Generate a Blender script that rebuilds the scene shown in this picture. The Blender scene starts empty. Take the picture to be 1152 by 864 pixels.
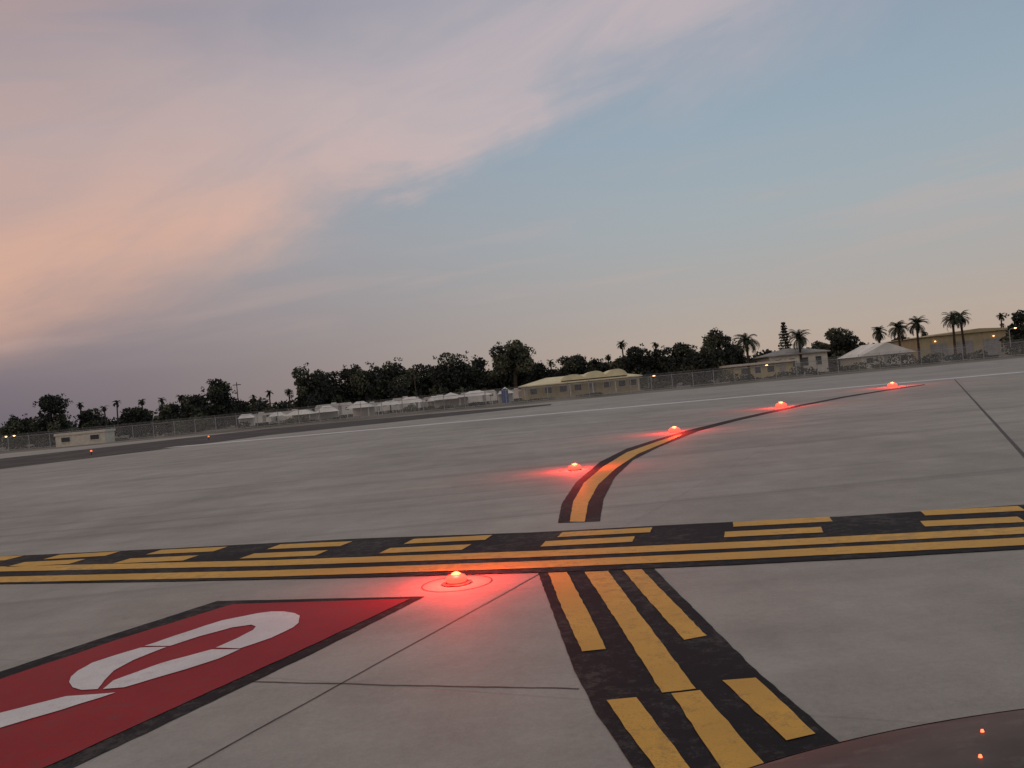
import bpy, math, random
import numpy as np
from mathutils import Vector, Matrix

R=random.Random(7)
sc=bpy.context.scene
COL=sc.collection

# ------------------------------------------------------------------ survey
# Camera calibration of the photo (35 mm-ish lens, eye 1.6 m above the apron).  Traced outlines
# are intersected with the flat apron, giving real metric ground coordinates.
EYE=1.6; ROLL=math.atan(.0945); PITCH=.0096; F=1000.0
CR,SR=math.cos(ROLL),math.sin(ROLL)
def ray(px,py):
    a=px-576;b=432-py
    u=(a*CR+b*SR)/F; w=(-a*SR+b*CR)/F
    return (u, math.cos(PITCH)-w*math.sin(PITCH), math.sin(PITCH)+w*math.cos(PITCH))
def G(px,py):
    d=ray(px,py); t=-EYE/d[2]
    return (d[0]*t,d[1]*t)
def GP(L): return [G(*q) for q in L]
def at(px,py,D):
    d=ray(px,py); return (d[0]/d[1]*D, D, EYE+d[2]/d[1]*D)

# ------------------------------------------------------------------ materials
def nmat(name):
    m=bpy.data.materials.new(name); m.use_nodes=True
    nt=m.node_tree; b=nt.nodes['Principled BSDF']
    return m,nt,b
def nd(nt,t,**kw):
    n=nt.nodes.new(t)
    for k,v in kw.items(): setattr(n,k,v)
    return n
def mth(nt,op,a,b=None,cc=None,clamp=False):
    n=nt.nodes.new('ShaderNodeMath'); n.operation=op; n.use_clamp=clamp
    for i,v in enumerate((a,b,cc)):
        if v is None: continue
        if isinstance(v,(int,float)): n.inputs[i].default_value=v
        else: nt.links.new(v,n.inputs[i])
    return n.outputs[0]
def sstep(nt,v,lo,hi,t0=0.,t1=1.):
    n=nt.nodes.new('ShaderNodeMapRange'); n.interpolation_type='SMOOTHSTEP'
    nt.links.new(v,n.inputs[0])
    for i,x in zip((1,2,3,4),(lo,hi,t0,t1)): n.inputs[i].default_value=x
    return n.outputs[0]
def mixc(nt,f,a,b,mode='MIX'):
    n=nt.nodes.new('ShaderNodeMix'); n.data_type='RGBA'; n.blend_type=mode
    for i,v in zip((0,6,7),(f,a,b)):
        if isinstance(v,(int,float)): n.inputs[i].default_value=v
        elif isinstance(v,tuple): n.inputs[i].default_value=(*v,1) if len(v)==3 else v
        else: nt.links.new(v,n.inputs[i])
    return n.outputs[2]
def noise(nt,vec,scale,det=4,rough=.55,dist=0.):
    n=nt.nodes.new('ShaderNodeTexNoise'); n.inputs['Scale'].default_value=scale
    n.inputs['Detail'].default_value=det; n.inputs['Roughness'].default_value=rough
    n.inputs['Distortion'].default_value=dist
    nt.links.new(vec,n.inputs['Vector']); return n.outputs['Fac']
def mapping(nt,vec,rot=0,scale=(1,1,1),loc=(0,0,0)):
    n=nt.nodes.new('ShaderNodeMapping'); n.inputs['Rotation'].default_value=(0,0,rot)
    n.inputs['Scale'].default_value=scale; n.inputs['Location'].default_value=loc
    nt.links.new(vec,n.inputs['Vector']); return n.outputs[0]
def objco(nt):
    return nt.nodes.new('ShaderNodeTexCoord').outputs['Object']
def simple(name,col,var=.25,scale=3,rough=.8,spec=.3,metal=0):
    m,nt,b=nmat(name); co=objco(nt)
    f=noise(nt,co,scale,5)
    f2=sstep(nt,f,.3,.7)
    lo=tuple(x*(1-var) for x in col); hi=tuple(min(1,x*(1+var)) for x in col)
    nt.links.new(mixc(nt,f2,lo,hi),b.inputs['Base Color'])
    b.inputs['Roughness'].default_value=rough
    b.inputs['Specular IOR Level'].default_value=spec
    b.inputs['Metallic'].default_value=metal
    return m
def emis(name,col,st):
    m,nt,b=nmat(name)
    b.inputs['Base Color'].default_value=(*[min(1,x) for x in col],1)
    b.inputs['Emission Color'].default_value=(*col,1)
    b.inputs['Emission Strength'].default_value=st
    return m

# concrete apron ---------------------------------------------------
JA=math.radians(25.6)
def concrete():
    m,nt,b=nmat('apron_concrete'); co=objco(nt)
    sep=nd(nt,'ShaderNodeSeparateXYZ'); nt.links.new(co,sep.inputs[0])
    x,y=sep.outputs[0],sep.outputs[1]
    sN=mth(nt,'SUBTRACT',mth(nt,'MULTIPLY',x,math.cos(JA)),mth(nt,'MULTIPLY',y,math.sin(JA)))
    tN=mth(nt,'ADD',mth(nt,'MULTIPLY',x,math.sin(JA)),mth(nt,'MULTIPLY',y,math.cos(JA)))
    su=mth(nt,'DIVIDE',mth(nt,'ADD',sN,3.28+4.25*40),4.25)
    tu=mth(nt,'DIVIDE',mth(nt,'ADD',tN,-4.2+5.5*60),5.5)
    cmb=nd(nt,'ShaderNodeCombineXYZ')
    nt.links.new(mth(nt,'FLOOR',su),cmb.inputs[0]); nt.links.new(mth(nt,'FLOOR',tu),cmb.inputs[1])
    wn=nd(nt,'ShaderNodeTexWhiteNoise'); wn.noise_dimensions='2D'; nt.links.new(cmb.outputs[0],wn.inputs[0])
    slab=wn.outputs['Value']
    def jl(v,w):
        fr=mth(nt,'FRACT',v); e=mth(nt,'MINIMUM',fr,mth(nt,'SUBTRACT',1.,fr))
        return sstep(nt,e,w*.4,w,1,0)
    joint=mth(nt,'MAXIMUM',jl(su,.004),jl(tu,.003))
    big=noise(nt,co,.11,6,.62,.8)
    mid=noise(nt,co,.7,6,.68,.3)
    blot=noise(nt,co,2.6,6,.7,.4)
    fine=noise(nt,co,22,6,.75)
    grit=noise(nt,co,120,3,.7)
    streak=noise(nt,mapping(nt,co,math.radians(11),(.10,.7,1)),1.0,6,.66,.7)
    streak2=noise(nt,mapping(nt,co,-JA,(1.3,.1,1)),1.0,5,.6,.3)
    v=mth(nt,'MULTIPLY',sstep(nt,big,.32,.68),.25)
    v=mth(nt,'ADD',v,mth(nt,'MULTIPLY',sstep(nt,mid,.3,.7),.20))
    v=mth(nt,'ADD',v,mth(nt,'MULTIPLY',sstep(nt,blot,.3,.7),.11))
    v=mth(nt,'ADD',v,mth(nt,'MULTIPLY',sstep(nt,streak,.32,.68),.14))
    v=mth(nt,'ADD',v,mth(nt,'MULTIPLY',sstep(nt,streak2,.3,.7),.08))
    v=mth(nt,'ADD',v,mth(nt,'MULTIPLY',slab,.08))
    v=mth(nt,'ADD',v,mth(nt,'MULTIPLY',sstep(nt,fine,.3,.7),.14))
    v=mth(nt,'ADD',v,mth(nt,'MULTIPLY',sstep(nt,grit,.35,.65),.13))
    cr=nd(nt,'ShaderNodeValToRGB'); nt.links.new(v,cr.inputs[0])
    cr.color_ramp.elements[0].position=.12; cr.color_ramp.elements[0].color=(.162,.153,.136,1)
    cr.color_ramp.elements[1].position=1.0; cr.color_ramp.elements[1].color=(.362,.346,.312,1)
    st=noise(nt,co,1.9,4,.6); spots=sstep(nt,st,.66,.77)
    rub=noise(nt,mapping(nt,co,math.radians(13),(.018,1.3,1),(3,1,0)),1,4,.6,.3)
    rub2=noise(nt,mapping(nt,co,math.radians(-28),(.03,1.1,1),(7,2,0)),1,4,.6,.9)
    col=mixc(nt,mth(nt,'MULTIPLY',sstep(nt,rub,.55,.73),.34),cr.outputs[0],(.10,.093,.086))
    col=mixc(nt,mth(nt,'MULTIPLY',sstep(nt,rub2,.57,.73),.30),col,(.10,.092,.085))
    col=mixc(nt,mth(nt,'MULTIPLY',spots,.38),col,(.10,.092,.085))
    col=mixc(nt,mth(nt,'MULTIPLY',joint,.14),col,(.08,.075,.07))
    nt.links.new(col,b.inputs['Base Color'])
    b.inputs['Roughness'].default_value=.8; b.inputs['Specular IOR Level'].default_value=.2
    bp=nd(nt,'ShaderNodeBump'); bp.inputs['Strength'].default_value=.3; bp.inputs['Distance'].default_value=.01
    nt.links.new(mth(nt,'ADD',fine,mth(nt,'MULTIPLY',joint,-1.)),bp.inputs['Height'])
    nt.links.new(bp.outputs[0],b.inputs['Normal'])
    return m
def paint(name,col,under,wear=.5,rough=.6,spec=.2):
    m,nt,b=nmat(name); co=objco(nt)
    n1=noise(nt,co,9,8,.75); n2=noise(nt,co,.8,4,.6); n3=noise(nt,co,70,4,.7)
    w=mth(nt,'ADD',mth(nt,'MULTIPLY',n1,.5),mth(nt,'ADD',mth(nt,'MULTIPLY',n2,.3),mth(nt,'MULTIPLY',n3,.25)))
    tone=sstep(nt,n2,.3,.7)
    c1=mixc(nt,tone,tuple(x*.74 for x in col),col)
    c1=mixc(nt,mth(nt,'MULTIPLY',sstep(nt,n3,.35,.7),.3),c1,tuple(x*.55 for x in col))
    f=mth(nt,'MULTIPLY',sstep(nt,w,.51,.62),wear)
    nt.links.new(mixc(nt,f,c1,under),b.inputs['Base Color'])
    b.inputs['Roughness'].default_value=rough; b.inputs['Specular IOR Level'].default_value=spec
    bp=nd(nt,'ShaderNodeBump'); bp.inputs['Strength'].default_value=.2; bp.inputs['Distance'].default_value=.006
    nt.links.new(n3,bp.inputs['Height']); nt.links.new(bp.outputs[0],b.inputs['Normal'])
    return m
M_conc=concrete()
M_black=paint('black_paint',(.016,.014,.016),(.085,.078,.07),.5,.8,.12)
M_yel=paint('yellow_paint',(.60,.335,.055),(.22,.14,.05),.6,.6)
M_red=paint('red_paint',(.28,.006,.014),(.13,.03,.03),.55,.6,.15)
M_white=paint('white_paint',(.62,.61,.61),(.38,.33,.31),.55,.5)
M_joint=simple('joint_sealant',(.06,.054,.048),.4,6)
M_asph=simple('asphalt',(.065,.06,.056),.3,.3,.95,.15)
M_dirt=simple('dirt_ground',(.15,.135,.11),.35,.12,.95,.1)

# ------------------------------------------------------------------ mesh builder
class MB:
    def __init__(s): s.v=[];s.f=[];s.m=[]
    def add(s,vs,fs,mi=0):
        o=len(s.v); s.v+= [tuple(v) for v in vs]; s.f+=[tuple(i+o for i in f) for f in fs]; s.m+=[mi]*len(fs)
    def box(s,x0,x1,y0,y1,z0,z1,mi=0):
        s.add([(x0,y0,z0),(x1,y0,z0),(x1,y1,z0),(x0,y1,z0),(x0,y0,z1),(x1,y0,z1),(x1,y1,z1),(x0,y1,z1)],
              [(0,3,2,1),(4,5,6,7),(0,1,5,4),(1,2,6,5),(2,3,7,6),(3,0,4,7)],mi)
    def tube(s,pts,rad,n=8,mi=0,cap=True):
        pts=[Vector(p) for p in pts]; vs=[];fs=[]
        for i,p in enumerate(pts):
            t=(pts[min(i+1,len(pts)-1)]-pts[max(i-1,0)]).normalized()
            a=t.orthogonal().normalized() if abs(t.z)<.95 else Vector((1,0,0))
            a=(a-t*a.dot(t)).normalized(); b=t.cross(a)
            for k in range(n):
                an=2*math.pi*k/n; vs.append(p+(a*math.cos(an)+b*math.sin(an))*rad[i])
        for i in range(len(pts)-1):
            for k in range(n):
                fs.append((i*n+k,i*n+(k+1)%n,(i+1)*n+(k+1)%n,(i+1)*n+k))
        if cap: fs.append(tuple(range(n))[::-1]); fs.append(tuple((len(pts)-1)*n+k for k in range(n)))
        s.add(vs,fs,mi)
    def build(s,name,mats,loc=(0,0,0),rotz=0,parent=None,smooth=False):
        me=bpy.data.meshes.new(name); me.from_pydata(s.v,[],s.f); 
        for m in mats: me.materials.append(m)
        me.polygons.foreach_set('material_index',s.m)
        if smooth: me.polygons.foreach_set('use_smooth',[True]*len(s.f))
        me.update()
        o=bpy.data.objects.new(name,me); COL.objects.link(o); o.location=loc; o.rotation_euler=(0,0,rotz)
        if parent: o.parent=parent
        return o
def empty(name,loc=(0,0,0),rotz=0):
    o=bpy.data.objects.new(name,None); COL.objects.link(o); o.location=loc; o.rotation_euler=(0,0,rotz); o.empty_display_size=.3
    return o
def sheet(name,pts,z,mat,parent=None,jit=.004,step=.08,far=25):
    """flat painted sheet with slightly ragged edges"""
    out=[]; n=len(pts)
    for i in range(n):
        a=Vector(pts[i]); b=Vector(pts[(i+1)%n]); L=(b-a).length
        k=max(1,min(120,int(L/step))) if min(a.length,b.length)<far else 1
        for j in range(k):
            q=a.lerp(b,j/k)
            if jit and k>1: q=q+Vector((R.uniform(-jit,jit),R.uniform(-jit,jit)))
            out.append((q.x,q.y,z))
    import mathutils
    tris=mathutils.geometry.tessellate_polygon([[Vector(v) for v in out]])
    fs=[]
    for t in tris:
        a,b,c_=[Vector(out[i]) for i in t]
        fs.append(tuple(t) if (b-a).cross(c_-a).z>0 else tuple(t[::-1]))
    mb=MB(); mb.add(out,fs)
    return mb.build(name,[mat],parent=parent)
def ribbon(pts,w):
    P=[Vector(p) for p in pts]; L=[];Rr=[]
    for i,p in enumerate(P):
        t=(P[min(i+1,len(P)-1)]-P[max(i-1,0)]).normalized(); nrm=Vector((-t.y,t.x))
        L.append(p+nrm*w/2); Rr.append(p-nrm*w/2)
    return [tuple(v) for v in L+Rr[::-1]]

# ------------------------------------------------------------------ ground
mb=MB(); mb.add([(-4000,-600,0),(4000,-600,0),(4000,6000,0),(-4000,6000,0)],[(0,1,2,3)]); mb.build('ground',[M_dirt])
mb=MB(); mb.add([(-160,-60,.004),(170,-60,.004),(170,104,.004),(-160,112,.004)],[(0,1,2,3)]); mb.build('concrete_apron',[M_conc])
sheet('asphalt_road',GP([(-120,543),(0,528),(180,506),(300,490),(480,471),(620,456),(620,454.5),(480,466),(300,482.5),(120,503),(0,516),(-120,528)]),.008,M_asph,jit=0)
sheet('white_edge_line',ribbon(GP([(190,503.5),(230,500),(740,455),(1152,418.5),(1230,412)]),1.7),.009,M_white,jit=0)
def jointline(a,b,w,nm='pavement_joint'):
    A=Vector(G(*a));B=Vector(G(*b)); n=90; pts=[]; dr=0
    for i in range(n+1):
        dr=dr*.9+R.uniform(-.0025,.0025); pts.append(A.lerp(B,i/n)+Vector((dr,dr*.5)))
    sheet(nm,ribbon(pts,w),.006,M_joint,jit=0)
jointline((200,872),(608,646),.013)
jointline((283,768),(652,776),.017)
jointline((1074,427),(1190,554),.06)

# holding position marking
hp=empty('runway_holding_position_marking')
sheet('black_border',GP([(-60,630),(0,627),(200,617.5),(400,607),(600,600),(750,592),(950,582),(1152,569),(1240,563),(1240,612),(1152,619),(980,629),(820,637),(620,645),(400,651),(200,655),(0,658),(-60,659)]),.012,M_black,hp)
sheet('solid_line_1',ribbon(GP([(-60,655),(0,653.5),(300,647),(600,637),(850,626),(1152,611),(1240,606)]),.31),.016,M_yel,hp)
sheet('solid_line_2',ribbon(GP([(-60,643),(0,641.5),(300,635),(600,625),(850,614),(1152,598.5),(1240,593)]),.31),.016,M_yel,hp)
r3=[(1038,591),(1150,586),(815,603),(925,597.5),(611,613.5),(713,608),(433,621),(525,617),(278,627),(362,623.5),(137,632.5),(215,629),(17,636.5),(87,633)]
r4=[(1038,579),(1150,573.5),(825,591.5),(935,585.5),(630,603),(733,597.5),(460,610.5),(550,606),(308,616.5),(390,613),(173,622.5),(248,619),(58,628),(127,624),(-40,631),(16,629)]
for rr,nm in ((r3,'dash_row_1'),(r4,'dash_row_2')):
    for i in range(0,len(rr),2): sheet('%s_%d'%(nm,i//2),ribbon(GP(rr[i:i+2]),.30),.016,M_yel,hp)
# taxiway centreline
tc=empty('taxiway_centerline_marking')
for nm,z,m,pts in (
 ('black_border_near',.008,M_black,[(605,644),(622,690),(648,760),(672,805),(712,864),(725,885),(1000,885),(930,824),(850,755),(790,695),(735,640)]),
 ('centre_stripe_1',.0125,M_yel,[(658,645),(700,710),(745,782),(783,777),(730,706),(684,644)]),
 ('centre_stripe_2',.0125,M_yel,[(756,782.5),(805,858),(822,885),(880,885),(848,848),(788,779)]),
 ('side_dash_1',.0125,M_yel,[(617,646),(632,685),(655,735),(682,732),(658,683),(638,645)]),
 ('side_dash_2',.0125,M_yel,[(682,790),(710,830),(738,868),(750,885),(790,885),(775,864),(745,825),(716,787)]),
 ('side_dash_3',.0125,M_yel,[(701,643),(735,683),(770,722),(795,717),(757,678),(722,642)]),
 ('side_dash_4',.0125,M_yel,[(813,768),(850,803),(885,836),(918,828),(885,797),(850,765)]),
 ('black_border_far',.008,M_black,[(628,589),(632,567),(648,543),(675,520),(705,505),(740,494),(770,485.2),(820,473),(860,464),(900,455.6),(950,446),(1000,438),(1040,432.5),(1041,433.1),(1003,438.8),(953,447),(903,456.8),(865,465.3),(826,474.4),(785,485.5),(770,491.5),(742,503),(712,518),(692,537),(679,562),(675,587)]),
 ('centre_stripe_far',.0125,M_yel,[(641,588),(645,565),(657,544),(678,526),(705,509.5),(740,497),(765,489),(768,489.6),(748,498.5),(718,511),(693,527.5),(673,546),(662,566),(658,588)])):
    sheet(nm,GP(pts),z,m,tc)
# painted surface sign
sg=empty('surface_painted_holding_sign')
sheet('black_outline',GP([(-80,782),(0,757),(120,717),(245,677),(478,672),(350,737),(85,864),(20,895),(-130,900)]),.008,M_black,sg)
sheet('red_field',GP([(-80,792),(0,766),(130,722),(262,681),(462,675),(335,735),(160,815),(55,864),(-10,890),(-130,895)]),.012,M_red,sg)
for i,p in enumerate(([(78,770),(80,764),(88,757),(104,748),(125,741),(158,731),(188,730),(165,739),(150,745),(128,757),(118,768),(110,778),(92,779),(82,776)],
 [(163,729),(210,713),(250,700),(290,692),(305,690),(320,690),(332,692),(337,695),(336,703),(330,708),(320,713),(305,720),(285,727),(270,732),(243,731),(268,720),(285,711),(288,707),(283,705),(262,708),(225,718),(192,729)],
 [(128,768),(180,749),(238,733),(270,733),(245,744),(208,756),(170,767),(140,776),(116,778)],
 [(-120,852),(-60,828),(0,805),(75,786),(130,782),(70,801),(0,822),(-60,842),(-120,868)])):
    sheet('numeral_part_%d'%i,GP(p),.016,M_white,sg)

# ------------------------------------------------------------------ in-pavement red lights
M_steel=simple('cast_steel',(.10,.09,.08),.3,20,.6,.4,.6)
M_hot=emis('lamp_core',(1.0,.20,.06),5.0)
M_lens=emis('red_lens',(1.0,.028,.016),6)
M_ring=simple('sealant_ring',(.06,.055,.05),.3,15)
for i,(px,py) in enumerate([(514,657),(647,529),(759,486.5),(879,458.3),(1004,435.3)]):
    x,y=G(px,py); e=empty('in_pavement_light',(x,y,0))
    k=[1,1.3,1.8,2.3,2.6][i]
    mb=MB()
    for r0,r1,z0,z1 in ((.135,.10,.013,.018),(.10,.075,.018,.022)):
        n=32
        vs=[(r0*math.cos(2*math.pi*j/n),r0*math.sin(2*math.pi*j/n),z0) for j in range(n)]+[(r1*math.cos(2*math.pi*j/n),r1*math.sin(2*math.pi*j/n),z1) for j in range(n)]
        mb.add(vs,[(j,(j+1)%n,n+(j+1)%n,n+j) for j in range(n)])
    mb.build('housing',[M_steel],parent=e)
    mb=MB(); n=48
    vs=[(.31*math.cos(2*math.pi*j/n),.31*math.sin(2*math.pi*j/n),.0065) for j in range(n)]+[(.295*math.cos(2*math.pi*j/n),.295*math.sin(2*math.pi*j/n),.0065) for j in range(n)]
    mb.add(vs,[(j,(j+1)%n,n+(j+1)%n,n+j) for j in range(n)]); mb.build('saw_cut_ring',[M_ring],parent=e)
    def globe(nm,r,z,mat,n=24,k2=14,sz=1.0):
        mb=MB(); vs=[];fs=[]
        for a in range(k2+1):
            th=-math.pi/2+a/k2*math.pi
            vs+=[(r*math.cos(th)*math.cos(2*math.pi*j/n),r*math.cos(th)*math.sin(2*math.pi*j/n),z+sz*r*math.sin(th)) for j in range(n)]
        for a in range(k2): fs+=[(a*n+j,a*n+(j+1)%n,(a+1)*n+(j+1)%n,(a+1)*n+j) for j in range(n)]
        mb.add(vs,fs); return mb.build(nm,[mat],parent=e,smooth=True)
    # low red glass dome, hot window bulging through its crown
    globe('red_lens',.092*k,.014+.030*k,M_lens,sz=.52)
    globe('lamp_core',.050*k,.014+.050*k,M_hot,sz=.85)
    L=bpy.data.lights.new('red_glow','POINT'); L.color=(1,.035,.022); L.energy=85*k; L.shadow_soft_size=.04
    lo=bpy.data.objects.new('red_glow',L); COL.objects.link(lo); lo.parent=e; lo.location=(0,0,.12+.15*k)

# runway edge lights
M_amb=emis('amber_lens',(1,.16,.06),1.6)
for (px,py) in [(103,512),(235,495),(181,490)]:
    x,y=G(px,py); e=empty('runway_edge_light',(x,y,0))
    mb=MB(); mb.tube([(0,0,0),(0,0,.2)],[.04,.04]); mb.tube([(0,0,.2),(0,0,.25)],[.08,.09]); mb.build('stake',[M_steel],parent=e)
    mb=MB(); mb.tube([(0,0,.25),(0,0,.32),(0,0,.36)],[.08,.07,.03]); mb.build('lens',[M_amb],parent=e,smooth=True)

# ------------------------------------------------------------------ fence
M_galv=simple('galvanized_steel',(.34,.34,.34),.15,2,.5,.5,.3)
def meshmat():
    m,nt,b=nmat('chain_link_wire'); co=objco(nt)
    sep=nd(nt,'ShaderNodeSeparateXYZ'); nt.links.new(co,sep.inputs[0])
    b.inputs['Base Color'].default_value=(.36,.36,.35,1); b.inputs['Roughness'].default_value=.5
    def w(op):
        q=mth(nt,'DIVIDE',mth(nt,op,sep.outputs[0],sep.outputs[2]),.09)
        return mth(nt,'LESS_THAN',mth(nt,'FRACT',mth(nt,'ADD',q,1000.)),.14)
    a=mth(nt,'MAXIMUM',w('ADD'),w('SUBTRACT')); nt.links.new(a,b.inputs['Alpha'])
    return m
M_chain=meshmat()
fe=empty('chain_link_fence',(0,128,0))
mb=MB(); x=-130
while x<=150:
    mb.tube([(x,0,0),(x,0,2.05)],[.05,.05],6); mb.tube([(x,0,2.05),(x,-.3,2.35)],[.03,.03],5); x+=3.0
for z in (2.0,.15): mb.tube([(-130,0,z),(150,0,z)],[.035,.035],6)
for k in range(3): mb.tube([(-130,-.1*(k+1),2.05+.1*(k+1)),(150,-.1*(k+1),2.05+.1*(k+1))],[.012,.012],4)
mb.build('posts_and_rails',[M_galv],parent=fe)
mb=MB(); mb.add([(-130,.03,.05),(150,.03,.05),(150,.03,2.0),(-130,.03,2.0)],[(0,1,2,3)]); mb.build('wire_mesh',[M_chain],parent=fe)

# ------------------------------------------------------------------ vegetation
def leafm(name,col):
    m,nt,b=nmat(name); co=objco(nt); f=noise(nt,co,1.2,3)
    nt.links.new(mixc(nt,sstep(nt,f,.3,.7),tuple(x*.6 for x in col),tuple(x*1.3 for x in col)),b.inputs['Base Color'])
    b.inputs['Roughness'].default_value=.9; b.inputs['Specular IOR Level'].default_value=.1
    return m
M_lfd=leafm('foliage_dark',(.038,.043,.036)); M_lfl=leafm('foliage_light',(.095,.100,.066)); M_bark=simple('bark',(.06,.045,.035),.4,4,.95,.1)
M_palm=leafm('palm_frond',(.045,.052,.036))
def leaves(mb,cen,rad,n,size,mi,rng):
    d=rng.normal(size=(n,3)); d/=np.linalg.norm(d,axis=1)[:,None]
    rr=rng.uniform(.35,1.0,(n,1))**.6
    p=np.array(cen)+d*rr*np.array(rad)
    a=rng.normal(size=(n,3)); a/=np.linalg.norm(a,axis=1)[:,None]
    b=np.cross(a,rng.normal(size=(n,3))); b/=np.linalg.norm(b,axis=1)[:,None]
    sz=size*rng.uniform(.6,1.4,(n,1))
    q=np.stack([p-a*sz*.5,p+b*sz*.32,p+a*sz*.5,p-b*sz*.32],1).reshape(-1,3)
    q[:,2]=np.maximum(q[:,2],.05)
    mb.add(q.tolist(),[(4*i,4*i+1,4*i+2,4*i+3) for i in range(n)],mi)
def broad(X,Y,Hh,W,seed,base=.12,name='broadleaf_tree',ncl=18,flat=1.0,dens=1.0):
    rng=np.random.default_rng(seed); mb=MB()
    lean=rng.uniform(-.3,.3,2); th=Hh*max(base+.18,.35)
    mb.tube([(0,0,-.05),(lean[0]*.3,lean[1]*.3,th*.5),(lean[0],lean[1],th)],[Hh*.035,Hh*.028,Hh*.022],8,2)
    c0=Hh*(1+base)/2; rz=Hh*(1-base)/2
    for i in range(ncl):
        an=rng.uniform(0,2*math.pi); el=rng.uniform(-1,1); q=math.sqrt(max(0,1-max(el,0)**2*.8))
        rr=rng.uniform(.3,.82)
        cen=(W/2*rr*q*math.cos(an)*1.0,W/2*rr*q*math.sin(an),c0+rz*.74*el*flat)
        cr=W*rng.uniform(.14,.25)
        if i<7: mb.tube([(lean[0],lean[1],th*.9),(cen[0]*.5,cen[1]*.5,(th+cen[2])/2),cen],[Hh*.015,Hh*.01,Hh*.004],5,2)
        zc=min(cen[2],Hh-cr*.75)
        n=int(175*dens*min(1.6,max(.7,cr/1.2)))
        leaves(mb,(cen[0],cen[1],zc),(cr,cr,cr*.8),n,.52,1 if (rng.random()<.38) else 0,rng)
    leaves(mb,(0,0,c0*.92),(W*.36,W*.36,rz*.70),420,.7,0,rng)
    for i in range(16):
        an=rng.uniform(0,6.28); el=rng.uniform(-.2,1)
        leaves(mb,(W*.5*math.cos(an)*math.sqrt(1-el*el*.9),W*.5*math.sin(an)*math.sqrt(1-el*el*.9),c0+rz*.98*el),(.5,.5,.4),14,.35,0,rng)
    return mb.build(name,[M_lfd,M_lfl,M_bark],(X,Y,0))
def conifer(X,Y,Hh,W,seed):
    rng=np.random.default_rng(seed); mb=MB(); mb.tube([(0,0,0),(0,0,Hh)],[.22,.03],8,2)
    n=17
    for i in range(n):
        f=i/(n-1); z=Hh*(.12+.86*f); r=W/2*(1.3-1.2*f**1.2)*rng.uniform(.75,1.15)
        for k in range(5):
            an=k*2*math.pi/5+rng.uniform(-.6,.6); rk=r*rng.uniform(.7,1.25); e=(rk*math.cos(an),rk*math.sin(an),z+rk*.15)
            mb.tube([(0,0,z),e],[.05,.015],4,2)
            for t in (.3,.6,.92): leaves(mb,(e[0]*t,e[1]*t,z+rk*.15*t),(.30,.30,.22),12,.32,int(rng.random()<.3),rng)
    return mb.build('norfolk_pine',[M_lfd,M_lfl,M_bark],(X,Y,0))
def palm(X,Y,Hh,W,seed,name='palm_tree',nf=44,tr=.22):
    rng=np.random.default_rng(seed); mb=MB(); Rf=W/2*1.2; zt=Hh-Rf*.62
    lx=rng.uniform(-.3,.3)
    mb.tube([(0,0,-.05),(lx*.3,0,zt*.4),(lx,0,zt)],[tr*1.3,tr,tr*.9],8,1)
    leaves(mb,(lx,0,zt-.1),(Rf*.22,Rf*.22,Rf*.26),120,.35,0,rng)
    vs=[];fs=[]
    for i in range(nf):
        an=rng.uniform(0,2*math.pi); e0=rng.uniform(-.6,1.45); L=Rf*rng.uniform(.8,1.2)
        p=Vector((lx,0,zt)); seg=9; el=e0; ca,sa=math.cos(an),math.sin(an)
        side=Vector((-sa,ca,0))
        for k in range(seg):
            d=Vector((ca*math.cos(el),sa*math.cos(el),math.sin(el))); q=p+d*L/seg
            wd=.05*(1-k/seg)+.015
            o=len(vs); vs+=[p-side*wd,p+side*wd,q+side*wd*.8,q-side*wd*.8]; fs.append((o,o+1,o+2,o+3))
            ll=L*.22*math.sin(math.pi*min(1,(k+1.2)/(seg+1)))+.06
            for sg_ in (-1,1):
                for h in (0,.5):
                    b0=p.lerp(q,h); tip=b0+side*sg_*ll*.8+d*ll*.65-Vector((0,0,ll*.35))
                    o=len(vs); vs+=[b0-d*.06,b0+d*.07,tip]; fs.append((o,o+1,o+2))
            p=q; el-=.14+.04*k*.5
    mb.add(vs,fs,0)
    return mb.build(name,[M_palm,M_bark],(X,Y,0))

T=[(57,443,44,170),(22,466,40,175),(100,460,30,180),(240,426,42,165),(215,445,38,170),(270,450,30,170),(190,454,30,175),(150,458,35,185),
(347,408,40,160),(378,417,40,165),(410,406,42,165),(440,403,50,165),(470,410,40,170),(505,396,50,165),(530,395,38,170),(600,406,30,170),(640,400,40,175),(665,403,36,175),(715,388,40,170),(740,390,34,170),(765,386,45,165),(790,387,40,160),(807,369,36,162),(945,368,36,170),(925,384,30,175),(1146,348,36,160),(425,412,40,172),(488,408,36,175),(560,406,40,172),(690,402,36,178),(360,424,30,175),(395,410,30,168),(620,416,34,172),(586,410,36,176),(545,414,34,168),(825,386,26,170),(860,398,20,172),(875,394,22,175)]
for i,t in enumerate(T):
    X,Y,Z=at(*t[:2],t[3]); broad(X,Y,Z,t[2]*t[3]/1000*1.12,100+i,base=.02)
X,Y,Z=at(575,382,160); broad(X,Y,Z,8.2,77,base=.45,name='umbrella_pine_tree',ncl=20,flat=.8)
X,Y,Z=at(881,363,170); conifer(X,Y,Z,3.2,5)
for i,t in enumerate([(838,372,32,150),(898,370,26,160),(987,367,20,170),(1010,360,25,165),(1030,356,25,165),(1070,350,25,160),(1081,349,22,165)]):
    X,Y,Z=at(*t[:2],t[3]); palm(X,Y,Z,t[2]*t[3]/1000,300+i)
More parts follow.
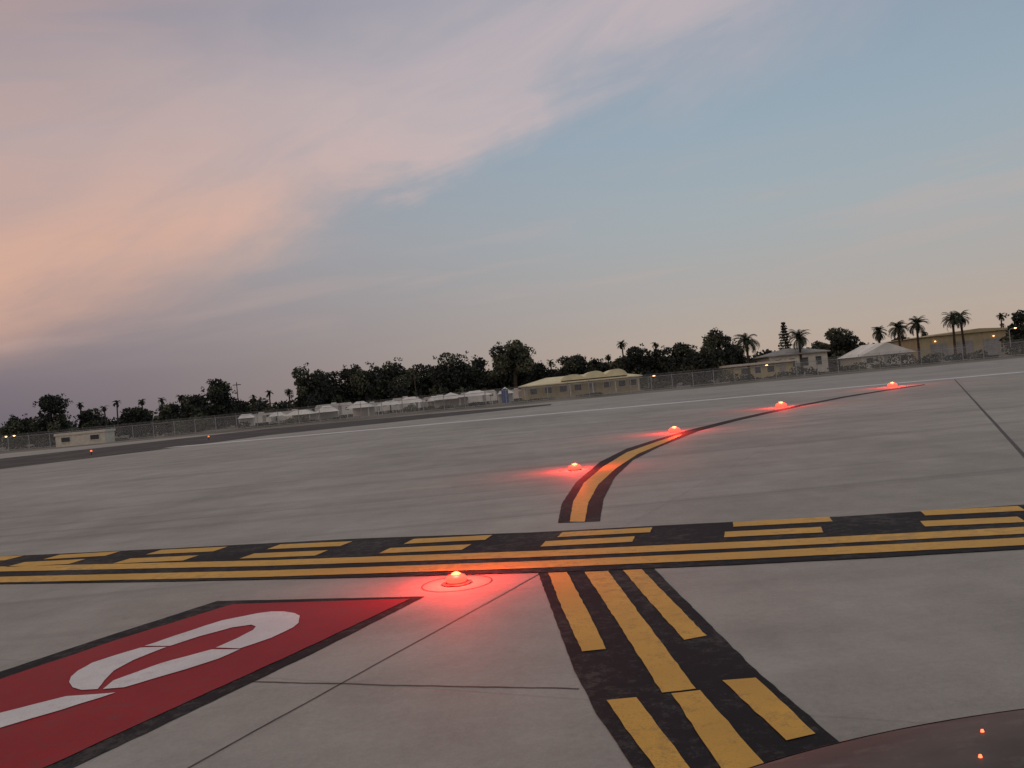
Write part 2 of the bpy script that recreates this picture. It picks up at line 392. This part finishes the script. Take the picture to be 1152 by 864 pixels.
for i,t in enumerate([(700,383,10,200),(1125,352,9,200),(303,439,8,200),(286,444,8,200),(325,437,8,200),(130,450,8,200),(118,455,8,200),(160,448,8,200),(203,443,9,200),(182,447,8,200),(90,452,8,200),(620,404,8,200),(683,398,8,200),(738,384,8,200),(1040,372,8,200)]):
    X,Y,Z=at(*t[:2],t[3]); palm(X,Y,Z,t[2]*t[3]/1000*1.2,400+i,name='fan_palm_tree',nf=26,tr=.17)
# distant tree mass
rng=np.random.default_rng(3); mb=MB(); x=-190
while x<190:
    h=4.2+2.2*rng.random()+(1.4 if -55<x<55 else 0)
    for k in range(3):
        leaves(mb,(x+rng.uniform(-2,2),rng.uniform(-6,6),h*(.2+.29*k)),(2.8,2.8,h*.28),130,.9,int(rng.random()<.3),rng)
    x+=rng.uniform(1.8,3.0)
mb.build('distant_treeline',[M_lfd,M_lfl],(0,235,0))
def shrubs(name,x0,x1,Y,h,seed,gap=.25):
    rng=np.random.default_rng(seed); mb=MB(); x=x0
    while x<x1:
        if rng.random()>gap:
            hh=h*rng.uniform(.5,1.15)
            leaves(mb,(x,rng.uniform(-1,1),hh*.5),(1.3,1.0,hh*.55),130,.38,int(rng.random()<.4),rng)
        x+=rng.uniform(.9,2.0)
    mb.build(name,[M_lfd,M_lfl],(0,Y,0))
shrubs('hedge',-105,-48,140,1.9,11,.3); shrubs('hedge',-48,0,141,1.0,12,.7); shrubs('hedge',22,37,142,1.9,13,.15)
shrubs('hedge',38,62,143,1.3,14,.5); shrubs('hedge',60,115,146,1.7,15,.4); shrubs('hedge',-60,45,160,3.4,16,.15)
shrubs('scrub_vegetation',-125,145,130,.4,18,.5)

# ------------------------------------------------------------------ buildings etc
M_cream=simple('cream_stucco',(.46,.38,.21),.12,.8,.9); M_tan=simple('tan_metal_siding',(.34,.28,.17),.12,.5,.8)
M_roof=simple('grey_roof',(.24,.23,.215),.15,1,.85); M_croof=simple('cream_roof',(.60,.54,.35),.10,.7,.8); M_rwhite=simple('white_roof',(.62,.60,.55),.15,.35,.8)
M_glass=simple('dark_glass',(.03,.035,.04),.2,1,.3,.5); M_trim=simple('trim',(.52,.48,.40),.1,2,.8)
M_rv=simple('trailer_white',(.58,.56,.51),.2,.3,.6); M_rub=simple('rubber',(.02,.02,.02),.2,4,.8); M_stripe=simple('trailer_stripe',(.28,.27,.25),.2,1,.5)
M_blue=simple('blue_plastic',(.03,.08,.22),.2,1,.5); M_warm=emis('warm_lamp',(1,.5,.2),5)

def windows(mb,xs,z0,z1,w,y,gi,ti):
    for x in xs:
        mb.box(x-w/2,x+w/2,y-.02,y+.06,z0,z1,gi)
        mb.box(x-w/2-.08,x+w/2+.08,y-.06,y+.02-.045,z1,z1+.1,ti); mb.box(x-w/2-.08,x+w/2+.08,y-.08,y-.025,z0-.1,z0,ti)
        mb.box(x-w/2-.08,x-w/2,y-.06,y-.025,z0,z1,ti); mb.box(x+w/2,x+w/2+.08,y-.06,y-.025,z0,z1,ti)
def building(name,x0,x1,Y,depth,eave,ridge,roof='hip',wall=M_cream,rf=M_roof,wx=None,door=None,over=.5):
    e=empty(name,((x0+x1)/2,Y,0)); W=(x1-x0)/2
    mb=MB(); mb.box(-W,W,0,depth,0,eave); mb.build('walls',[wall],parent=e)
    mb=MB(); a=W+over; y0=-over; y1=depth+over; ym=depth/2
    if roof=='hip':
        h=min(a*.75,(y1-y0)/2)
        vs=[(-a,y0,eave),(a,y0,eave),(a,y1,eave),(-a,y1,eave),(-a+h,ym,ridge),(a-h,ym,ridge)]
        vs2=[(v[0],v[1],v[2]-.18) for v in vs[:4]]
        mb.add(vs+vs2,[(0,1,5,4),(1,2,5),(2,3,4,5),(3,0,4),(6,7,1,0),(7,8,2,1),(8,9,3,2),(9,6,0,3),(9,8,7,6)])
        mb.v=[(v[0],v[1],v[2]+.19) for v in mb.v]
    elif roof=='gable_front':
        vs=[(-a,y0,eave),(a,y0,eave),(0,y0,ridge),(-a,y1,eave),(a,y1,eave),(0,y1,ridge)]
        mb.add(vs,[(0,1,2),(5,4,3),(0,2,5,3),(1,4,5,2),(0,3,4,1)]); mb.v=[(v[0],v[1],v[2]+.01) for v in mb.v]
    else:
        mb.box(-a,a,y0,y1,eave+.003,eave+.35)
    mb.build('roof',[rf],parent=e)
    if wx:
        mb=MB(); windows(mb,wx,eave*.4,eave*.82,wx_w(W,wx),-.0,0,1); mb.build('windows',[M_glass,M_trim],parent=e)
    if door is not None:
        mb=MB(); mb.box(door-.5,door+.5,-.05,.03,0,2.05,0); mb.box(door-.6,door+.6,-.07,-.052,2.05,2.15,1); mb.build('door',[M_stripe,M_trim],parent=e)
    return e
def wx_w(W,wx): return min(1.2,2*W/len(wx)*.4)
b=building('community_building',1.5,21.5,150,9,2.3,3.4,'hip',M_cream,M_croof,[-8,-5.5,-3,-.5,4.5,7,8.8],2)
mb=MB()
for cx,rw,hh in ((-1.2,2.0,3.7),(2.6,1.8,3.95),(6.2,1.8,3.95)):
    n=10; vs=[]
    for y in (-.3,8.8):
        vs+=[(cx-rw*math.cos(math.pi*j/n),y,2.75+(hh-2.75)*math.sin(math.pi*j/n)) for j in range(n+1)]
    mb.add(vs,[(j,j+1,n+2+j,n+1+j) for j in range(n)]+[tuple(range(n+1)),tuple(range(2*n+1,n,-1))])
mb.build('roof_vaults',[M_croof],parent=b)
mb=MB()
for k in range(6): mb.tube([(-9.5+k*3.8,-1.6,0),(-9.5+k*3.8,-1.6,2.0)],[.09,.09],6)
mb.box(-10,10,-1.8,-.55,2.0,2.12); mb.build('porch',[M_trim],parent=b)
building('flat_roof_house',37.5,47.5,150,8,2.4,0,'flat',M_cream,M_trim,[-3.2,-1,1.2],3.2,over=.8)
building('hip_roof_house',46.5,57,160,8,3.6,4.7,'hip',M_trim,M_roof,[-3.6,-1.2,1.2,3.6],0)
building('white_gable_building',61,70,155,10,2.1,4.2,'gable_front',M_trim,M_rwhite,[-3,3],0)
hb=building('warehouse',84,108,182,20,4.9,5.7,'gable_front',M_tan,M_tan,None,-6)
mb=MB()
for k in range(4): mb.box(-10+k*5.4,-6.6+k*5.4,-.06,.03,0,3.4,0)
for k in range(25): mb.box(-11.9+k*.98,-11.8+k*.98,-.04,-.0,3.45,4.85,1)
mb.build('roller_doors',[M_roof,M_tan],parent=hb)
mb=MB(); 
for k in (-9,3): mb.box(k-.1,k+.1,-.3,-.05,3.8,3.95)
mb.build('wall_lamps',[M_warm],parent=hb)
x,_,_=at(90,490,122); b=building('utility_building',x-3.4,x+3.4,122,3,1.5,0,'flat',M_trim,M_trim,[-2,2],None,over=.12)
def trailer(X,Y,L,Hh,rz,col):
    e=empty('travel_trailer',(X,Y,0),rz); mb=MB(); n=6; W=2.3
    prof=[(-L/2,.5),(L/2,.5),(L/2,1.2),(L/2-.15,Hh-.35),(L/2-.5,Hh),(-L/2+.5,Hh),(-L/2+.15,Hh-.4),(-L/2,1.1)]
    vs=[(p[0],-W/2,p[1]) for p in prof]+[(p[0],W/2,p[1]) for p in prof]; m=len(prof)
    mb.add(vs,[tuple(range(m)),tuple(range(2*m-1,m-1,-1))]+[(i,m+i,m+(i+1)%m,(i+1)%m) for i in range(m)]); 
    mb.box(-.4,.4,-.4,.4,Hh+.002,Hh+.2); mb.build('body',[M_rv],parent=e)
    mb=MB()
    for x in (-L*.33,L*.36): mb.box(x-.3,x+.3,-W/2-.03,-W/2-.004,1.35,1.75,0)
    mb.box(L*.12,L*.12+.6,-W/2-.03,-W/2-.004,.6,Hh-.4,1)
    mb.build('windows_and_door',[M_glass,M_stripe],parent=e)
    mb=MB()
    for x in (-.5,.35):
        for y in (-W/2+.02,W/2-.22): mb.tube([(x,y,.3),(x,y+.2,.3)],[.3,.3],14)
    mb.box(-L/2-1.0,-L/2+.05,-.08,.08,.42,.54); mb.build('wheels_and_hitch',[M_rub],parent=e)
x=-46.5
while x<-2:
    L=R.choice([4.2,5,6,6.6]); trailer(x+L/2,154+R.uniform(-2,3),L,R.uniform(2.0,2.7),R.uniform(-.5,.5),0); x+=L+R.uniform(.1,1.3)
px=276
while px<575:
    X,_,_=at(px,450,146); hw=R.uniform(1.2,3.0); ev=R.uniform(1.2,1.7); pk=ev+R.uniform(.6,1.1); mb=MB(); Yc=147+R.uniform(-2.5,2.5)
    for sx in (-hw+.2,hw-.2):
        for sy in (-1.5,1.5): mb.tube([(sx,sy,0),(sx,sy,ev+.05)],[.05,.05],6)
    rg=hw*R.choice([0.02,.3,.6])
    mb.add([(-hw,-1.7,ev),(hw,-1.7,ev),(hw,1.7,ev),(-hw,1.7,ev),(-rg,0,pk),(rg,0,pk)],[(0,1,5,4),(1,2,5),(2,3,4,5),(3,0,4)])
    if R.random()<.6: mb.add([(-hw+.1,1.5,.1),(hw-.1,1.5,.1),(hw-.1,1.5,ev),(-hw+.1,1.5,ev)],[(0,1,2,3)])
    mb.build('shade_canopy',[M_rwhite],(X,Yc,0),R.uniform(-.3,.3)); px+=R.uniform(12,44)
x,_,_=at(568,440,148); e=empty('portable_toilet',(x,143,0))
mb=MB(); mb.box(-.55,.55,-.55,.55,.05,2.1); mb.build('cabin',[M_blue],parent=e)
mb=MB(); mb.box(-.6,.6,-.6,.6,2.103,2.2); mb.box(-.25,.25,-.3,.3,2.203,2.32); mb.box(-.4,.4,-.58,-.553,.15,1.95); mb.build('roof_and_door',[M_blue],parent=e)
def lamp(X,Y,Hh):
    e=empty('street_lamp',(X,Y,0)); mb=MB(); mb.tube([(0,0,0),(0,0,Hh),(.15,-.1,Hh+.25),(.8,-.3,Hh+.35)],[.09,.06,.05,.04],8); mb.build('pole',[M_galv],parent=e)
    mb=MB(); mb.tube([(.7,-.3,Hh+.34),(.9,-.3,Hh+.31),(1.1,-.3,Hh+.34)],[.05,.1,.05],8); mb.build('lamp_head',[M_warm],parent=e,smooth=True)
for px,py,D in ((8,491,150),(17,490,155),(862,412,146),(1141,369,150),(736,430,146)):
    X,Y,Z=at(px,py,D); lamp(X-.9,Y,max(1.8,Z-.35))
for px,py,D in ((266,430,175),(465,411,150),(735,425,140)):
    X,Y,Z=at(px,py,D); mb=MB(); mb.tube([(0,0,0),(0,0,Z)],[.12,.08],8); mb.box(-.8,.8,-.06,.06,Z-.6,Z-.45); mb.build('utility_pole',[M_bark],(X,Y,0))

# ------------------------------------------------------------------ aircraft nose (the camera looks over it)
def cowl():
    m,nt,b=nmat('brown_grey_paint'); co=objco(nt)
    n=noise(nt,co,3,5); n2=noise(nt,co,90,4); sp=noise(nt,co,14,5,.7)
    c=mixc(nt,sstep(nt,n,.35,.65),(.060,.048,.042),(.092,.076,.066))
    c=mixc(nt,mth(nt,'MULTIPLY',sstep(nt,sp,.52,.68),.4),c,(.14,.12,.10))
    nt.links.new(c,b.inputs['Base Color'])
    b.inputs['Roughness'].default_value=.55; b.inputs['Specular IOR Level'].default_value=.10
    bp=nd(nt,'ShaderNodeBump'); bp.inputs['Strength'].default_value=.08; nt.links.new(n2,bp.inputs['Height']); nt.links.new(bp.outputs[0],b.inputs['Normal'])
    return m
M_cowl=cowl(); M_tcow=simple('tan_rim_highlight',(.26,.20,.14),.3,12,.6,.15)
e=empty('airplane_nose_cowling',(1.3,1.5,.466))
rx,ry,rz=1.6,.9,.38
def EL(ph,th,s_=1.0):
    ph=math.radians(ph);th=math.radians(th)
    return Vector((rx*math.cos(th)*math.cos(ph),ry*math.cos(th)*math.sin(ph),rz*math.sin(th)))*s_
mb=MB(); nu,nv=96,48; vs=[];fs=[]
for i in range(nv+1):
    for j in range(nu): vs.append(EL(360*j/nu,-90+180*i/nv))
for i in range(nv):
    for j in range(nu): fs.append((i*nu+j,i*nu+(j+1)%nu,(i+1)*nu+(j+1)%nu,(i+1)*nu+j))
mb.add(vs,fs)
mb.build('shell',[M_cowl],parent=e,smooth=True)
def band(f0,f1,ph0,ph1,n,off,mat,name):
    mb=MB(); vs=[]
    for j in range(n+1):
        ph=ph0+(ph1-ph0)*j/n
        vs+=[EL(ph,f0(ph),off),EL(ph,f1(ph),off)]
    mb.add(vs,[(2*j,2*j+2,2*j+3,2*j+1) for j in range(n)]); mb.build(name,[mat],parent=e,smooth=True)
def fth(ph):   # latitude of the cowling outline as seen from the camera
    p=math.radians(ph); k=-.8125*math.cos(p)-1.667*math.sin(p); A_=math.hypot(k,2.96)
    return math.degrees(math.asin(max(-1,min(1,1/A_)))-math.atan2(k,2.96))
band(lambda p:fth(p)-6,lambda p:fth(p)+5.5,20,165,90,1.003,M_tcow,'edge_trim')  # tan band painted on as the rim highlight along that outline
M_refl=emis('red_reflection',(1,.12,.04),4)  # glowing dots stand in for lights reflected in the cowling
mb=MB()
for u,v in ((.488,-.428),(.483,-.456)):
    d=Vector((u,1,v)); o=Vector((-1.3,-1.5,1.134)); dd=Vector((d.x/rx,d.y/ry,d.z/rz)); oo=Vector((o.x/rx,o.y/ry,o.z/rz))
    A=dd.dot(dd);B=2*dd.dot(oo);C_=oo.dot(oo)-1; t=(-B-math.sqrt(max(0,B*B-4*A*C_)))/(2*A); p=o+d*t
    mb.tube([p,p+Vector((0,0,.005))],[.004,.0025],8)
mb.build('lamp_reflections',[M_refl],parent=e)

# ------------------------------------------------------------------ world: dusk sky
w=bpy.data.worlds.new('World'); sc.world=w; w.use_nodes=True; nt=w.node_tree
for n in list(nt.nodes): nt.nodes.remove(n)
out=nd(nt,'ShaderNodeOutputWorld')
tcn=nd(nt,'ShaderNodeTexCoord'); nrm=nd(nt,'ShaderNodeVectorMath',operation='NORMALIZE'); nt.links.new(tcn.outputs['Generated'],nrm.inputs[0])
sep=nd(nt,'ShaderNodeSeparateXYZ'); nt.links.new(nrm.outputs[0],sep.inputs[0])
az=mth(nt,'ARCTAN2',sep.outputs[0],sep.outputs[1]); el=mth(nt,'ARCSINE',sep.outputs[2])
def lin(r,g,b_):
    f=lambda x:((x/255+.055)/1.055)**2.4 if x>10 else x/255/12.92
    return (f(r),f(g),f(b_),1)
def ramp(stops):
    n=nd(nt,'ShaderNodeValToRGB'); cr=n.color_ramp
    nt.links.new(mth(nt,'MULTIPLY',el,1.0),n.inputs[0])
    while len(cr.elements)<len(stops): cr.elements.new(.5)
    for e_,(p_,c_) in zip(cr.elements,stops): e_.position=p_; e_.color=c_
    return n.outputs[0]
zen=(.61,.61,.61,1)
left=ramp([(0,lin(106,100,110)),(.05,lin(121,112,121)),(.10,lin(140,128,134)),(.18,lin(153,146,152)),(.27,lin(147,151,163)),(.42,lin(132,135,152)),(.62,lin(168,170,180)),(1,zen)])
right=ramp([(0,lin(184,164,148)),(.04,lin(181,167,156)),(.09,lin(173,168,165)),(.17,lin(163,172,177)),(.26,lin(152,169,182)),(.42,lin(131,151,172)),(.62,lin(164,172,184)),(1,zen)])
base=mixc(nt,sstep(nt,az,-.62,.30),left,right)
def addn(a,b_): return mth(nt,'ADD',a,b_)
def mul(a,b_): return mth(nt,'MULTIPLY',a,b_)
cx=nd(nt,'ShaderNodeCombineXYZ')
al=addn(az,mul(el,.30))
pe=mth(nt,'SUBTRACT',el,addn(mul(az,.26),.258))
nt.links.new(al,cx.inputs[0]); nt.links.new(mul(pe,2.0),cx.inputs[1])
n1=noise(nt,cx.outputs[0],1.9,6,.55,.6); n2=noise(nt,cx.outputs[0],5.0,7,.6,.8)
cs=nd(nt,'ShaderNodeCombineXYZ'); nt.links.new(mul(al,1.4),cs.inputs[0]); nt.links.new(mul(mth(nt,'SUBTRACT',el,mul(az,.32)),4.6),cs.inputs[1])
n4=noise(nt,cs.outputs[0],2.2,7,.58,.6)
cx2=nd(nt,'ShaderNodeCombineXYZ'); nt.links.new(az,cx2.inputs[0]); nt.links.new(mul(mth(nt,'SUBTRACT',el,mul(az,.08)),9.0),cx2.inputs[1])
n3=noise(nt,cx2.outputs[0],3.0,4,.5,.4)
ped=addn(pe,addn(mul(mth(nt,'SUBTRACT',n1,.5),.17),addn(mul(mth(nt,'SUBTRACT',n2,.5),.07),mul(mth(nt,'SUBTRACT',n4,.5),.13))))
soft=sstep(nt,mth(nt,'ABSOLUTE',addn(az,.06)),.05,.32,.024,.085)
edge=sstep(nt,mth(nt,'DIVIDE',ped,soft),-1.0,1.2)
fade=sstep(nt,ped,.06,.28,1,.20)
dens=mul(mul(edge,fade),sstep(nt,n4,.27,.64,.56,1.))
rfade=sstep(nt,az,.15,.58,1,.32); dens=mul(dens,rfade)
pink=mixc(nt,sstep(nt,el,.14,.36),lin(224,176,152),lin(200,179,177))
pink=mixc(nt,sstep(nt,az,-.42,.16),pink,lin(197,182,184))
col=mixc(nt,mul(dens,.92),base,pink)
veil=mul(mul(sstep(nt,az,-.70,-.05,1,0),sstep(nt,el,.05,.16)),sstep(nt,pe,-.15,.02))
col=mixc(nt,mul(veil,mul(sstep(nt,n3,.3,.65,.4,1),.50)),col,lin(208,168,152))
wis=mul(mul(sstep(nt,n3,.48,.72),sstep(nt,el,.05,.12)),sstep(nt,el,.15,.27,1,0))
col=mixc(nt,mul(wis,.30),col,lin(198,172,165))
sky=nd(nt,'ShaderNodeTexSky'); sky.sky_type='NISHITA'; sky.sun_disc=False; sky.sun_elevation=math.radians(1.5); sky.sun_rotation=math.radians(75)
bg=nd(nt,'ShaderNodeBackground'); nt.links.new(col,bg.inputs[0]); bg.inputs[1].default_value=.98
bg2=nd(nt,'ShaderNodeBackground'); nt.links.new(sky.outputs[0],bg2.inputs[0]); bg2.inputs[1].default_value=.006
ad=nd(nt,'ShaderNodeAddShader'); nt.links.new(bg.outputs[0],ad.inputs[0]); nt.links.new(bg2.outputs[0],ad.inputs[1]); nt.links.new(ad.outputs[0],out.inputs[0])
try:
    w.cycles.sampling_method='MANUAL'; w.cycles.sample_map_resolution=256
except Exception: pass

sl=bpy.data.lights.new('sun','SUN'); sl.energy=.25; sl.angle=math.radians(40); sl.color=(1,.82,.68)
so=bpy.data.objects.new('sun',sl); COL.objects.link(so); so.rotation_euler=(math.radians(62),0,math.radians(-40))

# ------------------------------------------------------------------ camera
cd=bpy.data.cameras.new('camera'); cd.sensor_width=36; cd.lens=F/1152*36; cd.clip_end=9000; cd.clip_start=.05
cam=bpy.data.objects.new('camera',cd); COL.objects.link(cam); sc.camera=cam
Mx=Matrix.Translation((0,0,EYE))@Matrix.Rotation(math.pi/2+PITCH,4,'X')@Matrix.Rotation(-ROLL,4,'Z')
cam.matrix_world=Mx
sc.view_settings.view_transform='Standard'; sc.view_settings.look='None'; sc.view_settings.exposure=0
